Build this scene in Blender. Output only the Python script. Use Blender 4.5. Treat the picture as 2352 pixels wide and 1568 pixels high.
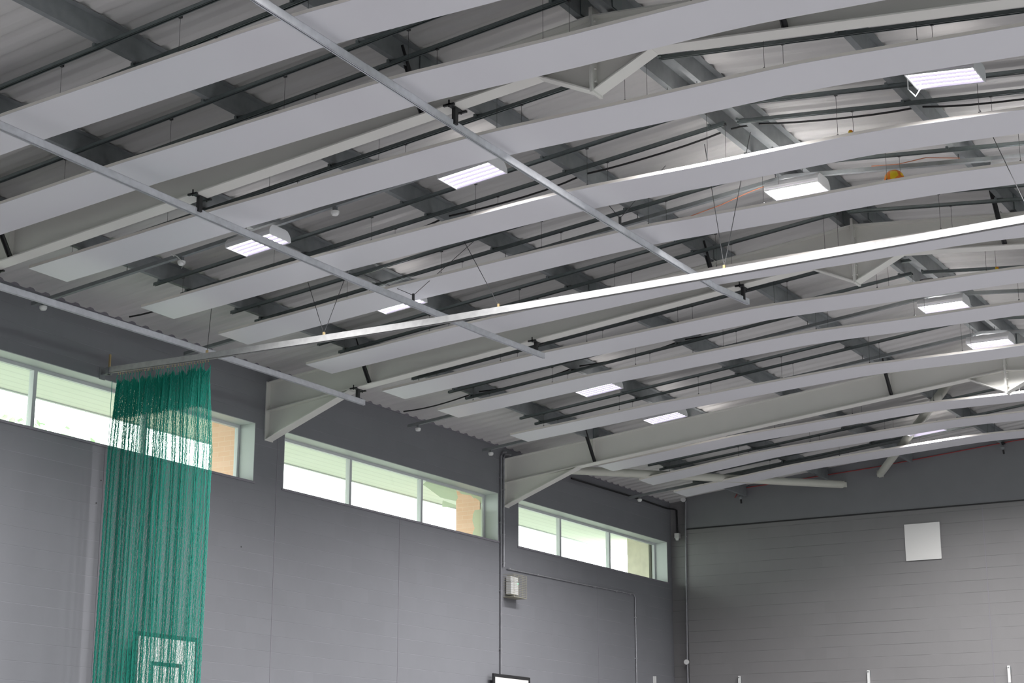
import bpy, bmesh, math, random
from mathutils import Vector, Matrix
random.seed(7)
C = bpy.context.scene.collection
sc = bpy.context.scene
for o in list(bpy.data.objects): bpy.data.objects.remove(o)
R = math.radians

# ------------------------------------------------------------------ camera
W_PX, H_PX = 2352, 1568
F_PX, YAW, PITCH, ROLL = 3981.97, -0.5339, 0.2610, -0.0007
cam_d = bpy.data.cameras.new('camera'); cam = bpy.data.objects.new('camera', cam_d); C.objects.link(cam)
fw = Vector((math.sin(YAW)*math.cos(PITCH), math.cos(YAW)*math.cos(PITCH), math.sin(PITCH)))
rt = Vector((math.cos(YAW), -math.sin(YAW), 0.0)); up = rt.cross(fw)
rt2 = math.cos(ROLL)*rt + math.sin(ROLL)*up; up2 = -math.sin(ROLL)*rt + math.cos(ROLL)*up
M = Matrix(((rt2.x, up2.x, -fw.x), (rt2.y, up2.y, -fw.y), (rt2.z, up2.z, -fw.z))).to_4x4()
M.translation = Vector((15.6239, 0.0, 1.6)); cam.matrix_world = M
cam_d.sensor_width = 36.0; cam_d.lens = 36.0*F_PX/W_PX; cam_d.clip_end = 400
sc.camera = cam

# ------------------------------------------------------------------ exposure, sky
sc.view_settings.view_transform = 'Standard'; sc.view_settings.look = 'None'
sc.view_settings.gamma = 1.0; sc.view_settings.use_curve_mapping = False
sc.view_settings.exposure = 0.0
LAMP_W = 182.0          # downlight of one luminaire, watts
UP_W = 1.3             # added upward lamp on each luminaire, brightens the roof liner
SKY = 5.2
world = bpy.data.worlds.new('overcast_sky'); sc.world = world; world.use_nodes = True
nt = world.node_tree; bg = nt.nodes['Background']
bg.inputs['Color'].default_value = (0.96, 1.0, 0.985, 1); bg.inputs['Strength'].default_value = SKY

# ------------------------------------------------------------------ dimensions (metres)
S = 0.1018              # roof slope
RX = 8.98               # ridge
HW = 2*RX               # hall width
G = 32.87               # end wall
Y0 = -0.85              # wall behind the camera
FR = [12.717, 19.467, 26.218]      # portal frames in view
def slope(x): return S*(x if x < RX else HW-x)
def rz(x, z0): return z0+slope(x)

# ------------------------------------------------------------------ materials
def mat(name, col, rough=0.5, metal=0.0, spec=0.5, noise=0.0, nscale=3.0, bump=0.0, bscale=60.0, coat=0.0):
    m = bpy.data.materials.new(name); m.use_nodes = True
    n = m.node_tree.nodes; l = m.node_tree.links; b = n['Principled BSDF']
    b.inputs['Base Color'].default_value = (*col, 1); b.inputs['Roughness'].default_value = rough
    b.inputs['Metallic'].default_value = metal; b.inputs['Specular IOR Level'].default_value = spec
    tc = n.new('ShaderNodeTexCoord')
    if noise:
        t = n.new('ShaderNodeTexNoise'); t.inputs['Scale'].default_value = nscale; t.inputs['Detail'].default_value = 6
        l.new(tc.outputs['Object'], t.inputs['Vector'])
        mx = n.new('ShaderNodeMix'); mx.data_type = 'RGBA'
        mx.inputs[6].default_value = (*[c*(1-noise) for c in col], 1); mx.inputs[7].default_value = (*[min(1, c*(1+noise)) for c in col], 1)
        l.new(t.outputs['Fac'], mx.inputs[0]); l.new(mx.outputs[2], b.inputs['Base Color'])
    if bump:
        t2 = n.new('ShaderNodeTexNoise'); t2.inputs['Scale'].default_value = bscale
        l.new(tc.outputs['Object'], t2.inputs['Vector'])
        bp = n.new('ShaderNodeBump'); bp.inputs['Strength'].default_value = bump; bp.inputs['Distance'].default_value = 0.01
        l.new(t2.outputs['Fac'], bp.inputs['Height']); l.new(bp.outputs['Normal'], b.inputs['Normal'])
    return m
def emis(name, col, s):
    m = bpy.data.materials.new(name); m.use_nodes = True; n = m.node_tree.nodes
    b = n['Principled BSDF']; b.inputs['Base Color'].default_value = (0.8, 0.8, 0.8, 1)
    b.inputs['Emission Color'].default_value = (*col, 1); b.inputs['Emission Strength'].default_value = s
    return m
def block_mat(name, col, axis, zoff, joint_gain, patch=0.035):
    """painted concrete blockwork, 440 x 215 blocks; axis = which coordinate runs along the wall"""
    m = bpy.data.materials.new(name); m.use_nodes = True
    n = m.node_tree.nodes; l = m.node_tree.links; b = n['Principled BSDF']
    b.inputs['Roughness'].default_value = 0.6; b.inputs['Specular IOR Level'].default_value = 0.3
    tc = n.new('ShaderNodeTexCoord'); sp = n.new('ShaderNodeSeparateXYZ'); cb = n.new('ShaderNodeCombineXYZ')
    l.new(tc.outputs['Object'], sp.inputs[0]); l.new(sp.outputs[axis], cb.inputs[0])
    ad = n.new('ShaderNodeMath'); ad.operation = 'ADD'; ad.inputs[1].default_value = zoff
    l.new(sp.outputs[2], ad.inputs[0]); l.new(ad.outputs[0], cb.inputs[1])
    br = n.new('ShaderNodeTexBrick'); br.offset = 0.5; br.squash = 1.0
    br.inputs['Scale'].default_value = 1.0; br.inputs['Brick Width'].default_value = 400.0; br.inputs['Row Height'].default_value = 0.225
    br.inputs['Mortar Size'].default_value = 0.005; br.inputs['Mortar Smooth'].default_value = 0.5; br.inputs['Bias'].default_value = 0
    br.inputs['Color1'].default_value = (*[c*(1-patch) for c in col], 1); br.inputs['Color2'].default_value = (*[c*(1+patch) for c in col], 1)
    br.inputs['Mortar'].default_value = (*[c*joint_gain for c in col], 1)
    l.new(cb.outputs[0], br.inputs['Vector'])
    b2 = n.new('ShaderNodeTexBrick'); b2.offset = 0.5; b2.inputs['Scale'].default_value = 1.0; b2.inputs['Brick Width'].default_value = 0.45; b2.inputs['Row Height'].default_value = 0.225
    b2.inputs['Mortar Size'].default_value = 0.005; b2.inputs['Bias'].default_value = 0
    b2.inputs['Color1'].default_value = (*[c*(1-patch) for c in col], 1); b2.inputs['Color2'].default_value = (*[c*(1+patch) for c in col], 1); b2.inputs['Mortar'].default_value = (*col, 1)
    l.new(cb.outputs[0], b2.inputs['Vector'])
    # joints fade in and out under the paint
    nz = n.new('ShaderNodeTexNoise'); nz.inputs['Scale'].default_value = 1.1; nz.inputs['Detail'].default_value = 3
    l.new(cb.outputs[0], nz.inputs['Vector'])
    rp = n.new('ShaderNodeValToRGB'); rp.color_ramp.elements[0].position = 0.42; rp.color_ramp.elements[1].position = 0.62
    l.new(nz.outputs['Fac'], rp.inputs[0])
    mm = n.new('ShaderNodeMath'); mm.operation = 'MULTIPLY'; l.new(br.outputs['Fac'], mm.inputs[0]); l.new(rp.outputs[0], mm.inputs[1])
    # blotchy paint
    n2 = n.new('ShaderNodeTexNoise'); n2.inputs['Scale'].default_value = 1.6; n2.inputs['Detail'].default_value = 5; n2.inputs['Roughness'].default_value = 0.6
    l.new(tc.outputs['Object'], n2.inputs['Vector'])
    a = n.new('ShaderNodeMix'); a.data_type = 'RGBA'
    a.inputs[6].default_value = (*[c*0.90 for c in col], 1); a.inputs[7].default_value = (*[c*1.10 for c in col], 1)
    l.new(n2.outputs['Fac'], a.inputs[0])
    c2 = n.new('ShaderNodeMix'); c2.data_type = 'RGBA'; c2.blend_type = 'MIX'; c2.inputs[0].default_value = 0.5
    l.new(a.outputs[2], c2.inputs[6]); l.new(b2.outputs['Color'], c2.inputs[7])
    d = n.new('ShaderNodeMix'); d.data_type = 'RGBA'; l.new(mm.outputs[0], d.inputs[0])
    l.new(c2.outputs[2], d.inputs[6]); d.inputs[7].default_value = (*[c*joint_gain for c in col], 1)
    l.new(d.outputs[2], b.inputs['Base Color'])
    bp = n.new('ShaderNodeBump'); bp.inputs['Strength'].default_value = 0.5; bp.inputs['Distance'].default_value = 0.004; bp.invert = True
    l.new(br.outputs['Fac'], bp.inputs['Height']); l.new(bp.outputs['Normal'], b.inputs['Normal'])
    return m

M_ = {}
M_['wall'] = block_mat('grey_painted_blockwork', (0.205, 0.208, 0.228), 1, 0.13, 1.22)
M_['gable'] = block_mat('grey_painted_gable_blockwork', (0.215, 0.21, 0.215), 0, 0.139, 0.62)
M_['plain'] = mat('grey_painted_wall', (0.195, 0.197, 0.212), 0.6, noise=0.06)
M_['floor'] = mat('sports_floor', (0.145, 0.144, 0.150), 0.45, noise=0.05, nscale=0.5)
M_['liner'] = mat('white_liner_sheet', (0.60, 0.59, 0.585), 0.42, spec=0.5, noise=0.05, nscale=1.5)
M_['zinc'] = mat('dull_galvanised_steel', (0.22, 0.235, 0.245), 0.6, metal=0.15, noise=0.25, nscale=9)
M_['zinc2'] = mat('strut_galvanised_steel', (0.20, 0.23, 0.235), 0.42, metal=0.6, noise=0.2, nscale=12)
M_['galv'] = mat('bright_galvanised_steel', (0.70, 0.71, 0.76), 0.5, metal=0.3, noise=0.2, nscale=14)
M_['track'] = mat('toned_down_zinc_track', (0.36, 0.36, 0.365), 0.7, metal=0.05, noise=0.25, nscale=14)  # darker than the rail zinc to hold down lamp glare
M_['beam'] = mat('white_steel_paint', (0.74, 0.73, 0.695), 0.42, noise=0.04)
M_['panel'] = mat('white_panel_enamel', (0.74, 0.735, 0.78), 0.36, noise=0.01)
M_['lip'] = mat('panel_edge_white', (0.80, 0.76, 0.72), 0.5)
M_['white'] = mat('white_plastic', (0.78, 0.78, 0.78), 0.4)
M_['housing'] = mat('white_luminaire_enamel', (0.72, 0.72, 0.74), 0.4)
M_['reflector'] = mat('mirror_reflector', (0.62, 0.58, 0.70), 0.3, metal=0.5)
M_['foil'] = mat('bounce_foil_backing', (0.80, 0.79, 0.77), 0.5)  # unseen panel tops kept pale to bounce light onto the liner
M_['black'] = mat('black_steel', (0.02, 0.02, 0.022), 0.5)
M_['cable'] = mat('black_cable', (0.015, 0.015, 0.017), 0.6)
M_['red'] = mat('red_cable_sheath', (0.30, 0.03, 0.03), 0.5)
M_['copper'] = mat('orange_wire', (0.45, 0.16, 0.08), 0.5)
M_['wire'] = mat('steel_wire', (0.09, 0.09, 0.095), 0.5, metal=0.5)
M_['upvc'] = mat('window_frame_grey_white', (0.62, 0.64, 0.66), 0.4)
M_['reveal'] = mat('painted_window_reveal', (0.55, 0.58, 0.58), 0.5)
M_['sill'] = mat('grey_sill_paint', (0.22, 0.21, 0.24), 0.5)
M_['net'] = mat('green_net_cord', (0.0, 0.27, 0.20), 0.6)
M_['brass'] = mat('brass_fitting', (0.55, 0.42, 0.22), 0.4, metal=0.6)
M_['tube'] = emis('lit_fluorescent_tube', (0.95, 0.91, 1.0), 9.0)
M_['led'] = emis('green_led', (0.1, 1.0, 0.4), 6.0)
M_['board'] = mat('white_board_face', (0.75, 0.74, 0.73), 0.4)
M_['chs'] = mat('cream_tube_paint', (0.60, 0.60, 0.54), 0.3, spec=0.6)
M_['film'] = mat('frosted_window_film', (0.80, 0.84, 0.74), 0.7)
def film_mat():
    m = bpy.data.materials.new('frosted_film'); m.use_nodes = True; n = m.node_tree.nodes; l = m.node_tree.links; n.clear()
    o = n.new('ShaderNodeOutputMaterial'); t = n.new('ShaderNodeBsdfTranslucent'); t.inputs[0].default_value = (0.62, 0.66, 0.55, 1)
    d = n.new('ShaderNodeBsdfDiffuse'); d.inputs[0].default_value = (0.6, 0.62, 0.55, 1)
    p = n.new('ShaderNodeBsdfTransparent'); a = n.new('ShaderNodeMixShader'); a.inputs[0].default_value = 0.8; b = n.new('ShaderNodeMixShader'); b.inputs[0].default_value = 0.25
    l.new(d.outputs[0], a.inputs[1]); l.new(t.outputs[0], a.inputs[2]); l.new(a.outputs[0], b.inputs[1]); l.new(p.outputs[0], b.inputs[2]); l.new(b.outputs[0], o.inputs[0])
    return m
M_['film'] = film_mat()
def pvc_soffit():
    m = mat('soffit_boards', (0.78, 0.82, 0.70), 0.5)
    n = m.node_tree.nodes; l = m.node_tree.links; b = n['Principled BSDF']
    tc = n.new('ShaderNodeTexCoord'); w = n.new('ShaderNodeTexWave'); w.bands_direction = 'X'
    w.inputs['Scale'].default_value = 1.55
    l.new(tc.outputs['Object'], w.inputs['Vector'])
    rp = n.new('ShaderNodeValToRGB'); rp.color_ramp.elements[0].position = 0.0; rp.color_ramp.elements[0].color = (0.76, 0.78, 0.71, 1)
    rp.color_ramp.elements[1].position = 0.12; rp.color_ramp.elements[1].color = (0.86, 0.88, 0.80, 1)
    l.new(w.outputs['Fac'], rp.inputs[0]); l.new(rp.outputs[0], b.inputs['Base Color'])
    return m
M_['soffit'] = pvc_soffit()
def brick():
    m = mat('orange_brick', (0.5, 0.25, 0.15), 0.8)
    n = m.node_tree.nodes; l = m.node_tree.links; b = n['Principled BSDF']
    tc = n.new('ShaderNodeTexCoord'); sp = n.new('ShaderNodeSeparateXYZ'); cb = n.new('ShaderNodeCombineXYZ')
    l.new(tc.outputs['Object'], sp.inputs[0]); l.new(sp.outputs[0], cb.inputs[0]); l.new(sp.outputs[2], cb.inputs[1])
    t = n.new('ShaderNodeTexBrick'); t.inputs['Scale'].default_value = 1; t.inputs['Brick Width'].default_value = 0.225; t.inputs['Row Height'].default_value = 0.075
    t.inputs['Mortar Size'].default_value = 0.006
    t.inputs['Color1'].default_value = (0.82, 0.50, 0.36, 1); t.inputs['Color2'].default_value = (0.86, 0.55, 0.42, 1); t.inputs['Mortar'].default_value = (0.85, 0.58, 0.45, 1)  # brick tones lightened to put window glare into the colour
    l.new(cb.outputs[0], t.inputs['Vector']); l.new(t.outputs['Color'], b.inputs['Base Color'])
    return m
M_['brick'] = brick()
def glass():
    m = bpy.data.materials.new('window_glass'); m.use_nodes = True; n = m.node_tree.nodes; l = m.node_tree.links
    n.clear(); o = n.new('ShaderNodeOutputMaterial'); t = n.new('ShaderNodeBsdfTransparent'); g = n.new('ShaderNodeBsdfGlossy')
    t.inputs[0].default_value = (0.93, 0.97, 0.94, 1); g.inputs['Roughness'].default_value = 0.03
    f = n.new('ShaderNodeFresnel'); f.inputs[0].default_value = 1.35; mx = n.new('ShaderNodeMixShader')
    ge = n.new('ShaderNodeNewGeometry'); iv = n.new('ShaderNodeMath'); iv.operation = 'SUBTRACT'; iv.inputs[0].default_value = 1.0; l.new(ge.outputs['Backfacing'], iv.inputs[1])
    mu = n.new('ShaderNodeMath'); mu.operation = 'MULTIPLY'; l.new(f.outputs[0], mu.inputs[0]); l.new(iv.outputs[0], mu.inputs[1])
    l.new(mu.outputs[0], mx.inputs[0]); l.new(t.outputs[0], mx.inputs[1]); l.new(g.outputs[0], mx.inputs[2]); l.new(mx.outputs[0], o.inputs[0])
    return m
M_['glass'] = glass()
def ball_mat():
    m = mat('yellow_orange_ball', (0.9, 0.6, 0.02), 0.35)
    n = m.node_tree.nodes; l = m.node_tree.links; b = n['Principled BSDF']
    tc = n.new('ShaderNodeTexCoord'); v = n.new('ShaderNodeTexVoronoi'); v.feature = 'DISTANCE_TO_EDGE'; v.inputs['Scale'].default_value = 7
    l.new(tc.outputs['Object'], v.inputs['Vector'])
    r = n.new('ShaderNodeValToRGB'); r.color_ramp.elements[0].position = 0.10; r.color_ramp.elements[0].color = (0.75, 0.20, 0.01, 1)
    r.color_ramp.elements[1].position = 0.13; r.color_ramp.elements[1].color = (0.85, 0.60, 0.01, 1)
    l.new(v.outputs['Distance'], r.inputs[0]); l.new(r.outputs[0], b.inputs['Base Color'])
    return m
M_['ball'] = ball_mat()

# ------------------------------------------------------------------ mesh helpers
class MB:
    def __init__(s): s.v = []; s.f = []; s.smooth = False
    def add(s, vs, fs):
        b = len(s.v); s.v += [tuple(v) for v in vs]; s.f += [tuple(b+i for i in f) for f in fs]; return s
    def box(s, x0, x1, y0, y1, z0, z1):
        return s.add([(x0,y0,z0),(x1,y0,z0),(x1,y1,z0),(x0,y1,z0),(x0,y0,z1),(x1,y0,z1),(x1,y1,z1),(x0,y1,z1)],
                     [(3,2,1,0),(4,5,6,7),(0,1,5,4),(1,2,6,5),(2,3,7,6),(3,0,4,7)])
    def prism_xz(s, pts, y0, y1):
        n = len(pts); vs = [(x,y0,z) for x,z in pts]+[(x,y1,z) for x,z in pts]
        return s.add(vs, [tuple(range(n)), tuple(range(2*n-1, n-1, -1))]+[(i,i+n,(i+1)%n+n,(i+1)%n) for i in range(n)])
    def prism_yz(s, pts, x0, x1):
        n = len(pts); vs = [(x0,y,z) for y,z in pts]+[(x1,y,z) for y,z in pts]
        return s.add(vs, [tuple(range(n-1,-1,-1)), tuple(range(n, 2*n))]+[(i,(i+1)%n,(i+1)%n+n,i+n) for i in range(n)])
    def strip_xz(s, path, t, y0, y1):
        """ribbon of thickness t (upwards) following path [(x,z)], between y0 and y1"""
        n = len(path); vs = []
        for x, z in path: vs += [(x,y0,z),(x,y1,z),(x,y1,z+t),(x,y0,z+t)]
        fs = [(0,1,2,3), (4*n-1,4*n-2,4*n-3,4*n-4)]
        for i in range(n-1):
            a = 4*i; b = a+4
            for k in range(4): fs.append((a+k, b+k, b+(k+1)%4, a+(k+1)%4))
        return s.add(vs, fs)
    def tube(s, pts, r, n=8, caps=True):
        pts = [Vector(p) for p in pts]; rings = []; m = len(pts)
        for i, p in enumerate(pts):
            d = (pts[min(i+1,m-1)]-pts[max(i-1,0)]).normalized()
            a = Vector((0,0,1)) if abs(d.z) < 0.9 else Vector((1,0,0))
            u = d.cross(a).normalized(); w = d.cross(u)
            rings.append([p+(u*math.cos(2*math.pi*k/n)+w*math.sin(2*math.pi*k/n))*r for k in range(n)])
        vs = [v for g in rings for v in g]; fs = []
        for i in range(m-1):
            for k in range(n): fs.append((i*n+k, i*n+(k+1)%n, (i+1)*n+(k+1)%n, (i+1)*n+k))
        if caps: fs += [tuple(range(n-1,-1,-1)), tuple((m-1)*n+k for k in range(n))]
        return s.add(vs, fs)
    def bar(s, a, b, w, h, upv=(0,0,1)):
        a, b = Vector(a), Vector(b); d = (b-a).normalized(); u = Vector(upv); si = d.cross(u).normalized(); u = si.cross(d)
        vs = []
        for p in (a, b):
            for su, sw in ((-1,-1),(1,-1),(1,1),(-1,1)): vs.append(p+si*su*w/2+u*sw*h/2)
        return s.add(vs, [(0,1,2,3),(7,6,5,4),(0,4,5,1),(1,5,6,2),(2,6,7,3),(3,7,4,0)])
    def lathe(s, prof, c, n=20, axis='z'):
        vs = []; fs = []
        for r, h in prof:
            for k in range(n):
                a = 2*math.pi*k/n; p = (r*math.cos(a), r*math.sin(a), h)
                if axis == 'x': p = (h, r*math.cos(a), r*math.sin(a))
                if axis == 'y': p = (r*math.cos(a), h, r*math.sin(a))
                vs.append((c[0]+p[0], c[1]+p[1], c[2]+p[2]))
        for i in range(len(prof)-1):
            for k in range(n): fs.append((i*n+k, i*n+(k+1)%n, (i+1)*n+(k+1)%n, (i+1)*n+k))
        fs.append(tuple(range(n))); fs.append(tuple((len(prof)-1)*n+k for k in range(n)))
        return s.add(vs, fs)
    def build(s, name, m, parent=None, origin=None, smooth=False, fix=True):
        org = Vector(origin) if origin is not None else (Vector(parent.location) if parent is not None else None)
        if org is None:
            lo = [min(v[i] for v in s.v) for i in range(3)]; hi = [max(v[i] for v in s.v) for i in range(3)]
            org = Vector(((lo[0]+hi[0])/2, (lo[1]+hi[1])/2, lo[2]))
        me = bpy.data.meshes.new(name); me.from_pydata([Vector(v)-org for v in s.v], [], s.f); me.materials.append(m)
        if fix:
            bm = bmesh.new(); bm.from_mesh(me); bmesh.ops.recalc_face_normals(bm, faces=bm.faces); bm.to_mesh(me); bm.free()
        if smooth:
            for p in me.polygons: p.use_smooth = True
            try: me.set_sharp_from_angle(angle=R(40))
            except Exception: pass
        o = bpy.data.objects.new(name, me); C.objects.link(o)
        if parent is not None:
            o.parent = parent; o.location = org-WORLD[parent.name]
        else: o.location = org
        WORLD[o.name] = org
        return o
WORLD = {}
def empty(name, loc, label, cat, group=None):
    o = bpy.data.objects.new(name, None); C.objects.link(o); o.location = loc; o.empty_display_size = 0.1
    WORLD[o.name] = Vector(loc); return tag(o, label, cat, group)
def tag(o, label, cat, group=None):
    o['label'] = label; o['category'] = cat
    if group: o['group'] = group
    return o
def struct(o): o['kind'] = 'structure'; return o
def part(mb, name, m, parent, smooth=False, fix=True):
    return mb.build(name, m, parent, origin=WORLD[parent.name], smooth=smooth, fix=fix)
def copy_tree(o, parent=None):
    c = o.copy(); C.objects.link(c); c.parent = parent; WORLD[c.name] = WORLD.get(o.name, Vector((0,0,0))).copy()
    for ch in list(o.children): copy_tree(ch, c)
    return c
def place(o, loc):
    o.location = loc; WORLD[o.name] = Vector(loc); return o

# ================================================================== STRUCTURE
# floor
struct(MB().box(-0.3, HW+0.3, Y0-0.3, G+0.3, -0.2, 0).build('floor', M_['floor'], origin=(0,0,0)))
# left wall, with the strip windows cut out
WT, WB, REC = 6.915, 6.066, 0.27
WIN = [(13.10, 19.157), (19.843, 25.939), (26.643, 32.796)]
WIN_ALL = [(-0.40, 5.66), (6.35, 12.41)]+WIN
TOPZ = 7.80
def wall_with_windows(name, x_in, x_out, m):
    mb = MB(); x0, x1 = min(x_in, x_out), max(x_in, x_out)
    mb.box(x0, x1, Y0, G+0.30, 0, WB); mb.box(x0, x1, Y0, G+0.30, WT, TOPZ+0.12)
    e = Y0
    for a, b in WIN_ALL:
        mb.box(x0, x1, e, a, WB, WT); e = b
    mb.box(x0, x1, e, G+0.30, WB, WT)
    return struct(mb.build(name, m, origin=(0,0,0)))
wall_with_windows('wall_left', 0.0, -0.36, M_['wall'])
wall_with_windows('wall_right', HW, HW+0.36, M_['wall'])
# end wall: blockwork below, smooth board above, and a left corner slot recessed to make shade
mb = MB()
mb.box(0.41, HW, G, G+0.3, 0, 7.16)
mb.box(-0.0, 0.41, G+0.14, G+0.3, 0, 7.9)
struct(mb.build('wall_far', M_['gable'], origin=(0,0,0)))
mb = MB(); mb.prism_xz([(0.41,7.16),(HW,7.16),(HW,7.8),(RX,rz(RX,7.8)),(0.41,rz(0.41,7.8))], G, G+0.3)
struct(mb.build('wall_far_upper', M_['plain'], origin=(0,0,0)))
mb = MB(); mb.prism_xz([(0,0),(HW,0),(HW,7.8),(RX,rz(RX,7.8)),(0,7.8)], Y0-0.3, Y0)
struct(mb.build('wall_back', M_['plain'], origin=(0,0,0)))
# roof liner: trapezoidal sheet, ribs running up the slope
def corrug(y):
    p = (y % 0.26)/0.26
    k = min(1.0, max(0.0, (abs(p-0.5)-0.13)/0.16)); return 0.03*(1-k*k*(3-2*k))
ys = [(Y0-0.3+0.026*k, corrug(Y0-0.3+0.026*k)) for k in range(int((G+0.7-Y0)/0.026))]
vs = []; fs = []
for yy, h in ys:
    for x in (-0.2, RX, HW+0.2): vs.append((x, yy, 7.765+slope(x)+h))
for i in range(len(ys)-1):
    for j in (0, 1): fs.append((3*i+j, 3*i+j+1, 3*i+j+4, 3*i+j+3))
n = len(vs)
roof = MB(); roof.add(vs, fs)
roof.v += [(x, y, z+0.10+0.0) for x, y, z in vs]; roof.f += [tuple(reversed([i+n for i in f])) for f in fs]
roof = roof.build('ceiling', M_['liner'], origin=(0,0,0), fix=False); struct(roof)
for p in roof.data.polygons: p.use_smooth = True
roof.data.set_sharp_from_angle(angle=R(60))

# movement joints in the blockwork, angle over the end wall
def trim(name, mb, m): return struct(mb.build(name, m))
for i, (yy, z1) in enumerate(((16.165, 6.04), (19.69, 6.8), (22.88, 6.04), (29.66, 6.04))):
    trim('trim_%d' % (i+1), MB().box(0.0, 0.004, yy-0.005, yy+0.005, 0, z1), M_['sill'])
trim('trim_5', MB().box(6.635, 6.647, G-0.004, G, 0, 7.13), M_['sill'])
trim('trim_6', MB().box(0.41, HW, G-0.012, G, 7.145, 7.172), M_['black'])
trim('trim_7', MB().box(0.0, 0.02, Y0, G, TOPZ-0.04, TOPZ+0.0), M_['sill'])

# windows
def window(idx, a, b, side=0):
    def X(x): return x if side == 0 else HW-x
    def bx(mb, x0, x1, *r):
        p, q = sorted((X(x0), X(x1))); return mb.box(p, q, *r)
    mb = MB(); fwid = 0.05; xo, xi = -REC-0.06, -REC
    bx(mb, xo, xi, a, b, WT-fwid, WT); bx(mb, xo, xi, a, b, WB, WB+fwid)
    bx(mb, xo, xi, a, a+fwid, WB+fwid, WT-fwid); bx(mb, xo, xi, b-fwid, b, WB+fwid, WT-fwid)
    f = struct(mb.build('window_%d' % idx, M_['upvc'], origin=(X(-REC), (a+b)/2, WB)))
    mids = [a+2.035, a+4.065]
    for mid in mids:
        q = MB(); bx(q, xo-0.01, xi+0.008, mid-0.03, mid+0.03, WB+fwid, WT-fwid); part(q, 'mullion', M_['upvc'], f)
    ed = [a+fwid]+[v for mm in mids for v in (mm-0.03, mm+0.03)]+[b-fwid]
    for k in range(3):
        q = MB(); bx(q, xo+0.02, xo+0.03, ed[2*k]-0.003, ed[2*k+1]+0.003, WB+fwid-0.003, WT-fwid+0.003); part(q, 'pane', M_['glass'], f)
    q = MB(); bx(q, xo-0.02, 0.012, a-0.0, b+0.0, WB-0.012, WB); bx(q, 0.0, 0.014, a-0.03, b+0.03, WB-0.03, WB+0.002); part(q, 'window_sill', M_['sill'], f)
    q = MB(); bx(q, xi, 0.003, a, b, WT-0.008, WT+0.001); bx(q, xi, 0.003, b-0.008, b+0.001, WB, WT); bx(q, xi, 0.003, a-0.001, a+0.008, WB, WT); part(q, 'reveal_lining', M_['reveal'], f)
    return f
wins = [window(i+1, a, b) for i, (a, b) in enumerate(WIN)]
k = 4
for a, b in WIN_ALL[:2]: window(k, a, b); k += 1
for a, b in WIN_ALL: window(k, a, b, 1); k += 1
# peeling film on the last pane of window 2
film = MB()
outline = [(23.99,6.12),(23.99,6.86),(25.05,6.865),(25.12,6.80),(24.98,6.74),(24.93,6.62),(24.90,6.12)]
outline2 = [(25.12,6.865),(25.885,6.865),(25.885,6.12),(25.57,6.12),(25.60,6.20),(25.66,6.28),(25.58,6.40),(25.60,6.52),(25.66,6.60),(25.85,6.64),(25.88,6.74),(25.80,6.79),(25.68,6.82),(25.62,6.80),(25.52,6.845),(25.35,6.83),(25.2,6.82)]
film.prism_yz(outline2, -REC-0.0365, -REC-0.036)
film.prism_yz([(24.60,6.50),(25.04,6.56),(25.04,6.60),(24.62,6.62)], -REC-0.037, -REC-0.035)
film.prism_yz([(24.55,6.66),(25.04,6.67),(25.10,6.74),(25.04,6.865),(24.1,6.865),(24.0,6.80)], -REC-0.037, -REC-0.035)
fo = part(film, 'peeling_film', M_['film'], wins[1]); fo['label'] = 'ragged pale frosted film peeling off the pane'

# outside: boarded soffit, brick piers, ground
struct(MB().box(-1.95, -0.36, Y0-1, G+6, 7.06, 7.12).build('trim_8', M_['soffit'], origin=(0.05,0,0)))
struct(MB().box(-2.0, -1.95, Y0-1, G+6, 7.045, 7.25).build('trim_9', M_['upvc']))
struct(MB().box(-60, -0.4, -30, 90, -0.35, -0.25).build('ground', mat('grass_yard', (0.25, 0.27, 0.22), 0.9, noise=0.2, nscale=0.4), origin=(0,0,0)))
names = ['orange brick pier outside, seen through the right end of the window with the green net', 'orange brick pier outside, ringed by torn film in the middle window', 'pale pier outside, seen through the right end of the window nearest the corner']
for i, yy in enumerate((19.5, 26.2, 32.95)):
    tag(MB().box(-0.87, -0.37, yy-0.27, yy+0.27, -0.25, 7.05).build('brick_pier', M_['brick'] if i < 2 else mat('pale_mottled_pier', (0.66, 0.60, 0.50), 0.8, noise=0.25, nscale=5)), names[i], 'pier')  # third pier paler and mottled, without the brick pattern
# trees across the yard, beyond the left windows
def tree(x, y, h, rad, lab, seed):
    rr = random.Random(seed); t = empty('garden_tree', (x, y, -0.25), lab, 'tree', None)
    tr = MB(); tr.tube([(x,y,-0.25),(x+0.1,y,h*0.4),(x,y+0.2,h*0.75)], 0.22, 8); part(tr, 'trunk', mat('bark', (0.12,0.09,0.07), 0.9), t)
    cr = MB()
    for _ in range(9000):
        d = Vector((rr.gauss(0,1), rr.gauss(0,1), rr.gauss(0,1))).normalized()*rad*(0.45+0.55*rr.random()**0.5)
        c = Vector((x, y, h*0.68))+Vector((d.x, d.y*1.5, d.z*0.9)); u = Vector((rr.gauss(0,1),rr.gauss(0,1),rr.gauss(0,1))).normalized()*0.13
        w = u.cross(Vector((rr.gauss(0,1),rr.gauss(0,1),rr.gauss(0,1))).normalized())*0.6
        cr.add([c-u, c+w, c+u, c-w], [(0,1,2,3)])
    part(cr, 'leaves', M_['leaf'], t, fix=False)
M_['leaf'] = mat('leaf_green', (0.42, 0.62, 0.36), 0.6, noise=0.3, nscale=2)
tree(-17, 30, 11.5, 3.6, 'leafy green tree seen faintly through the window left of the net', 3)

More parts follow.
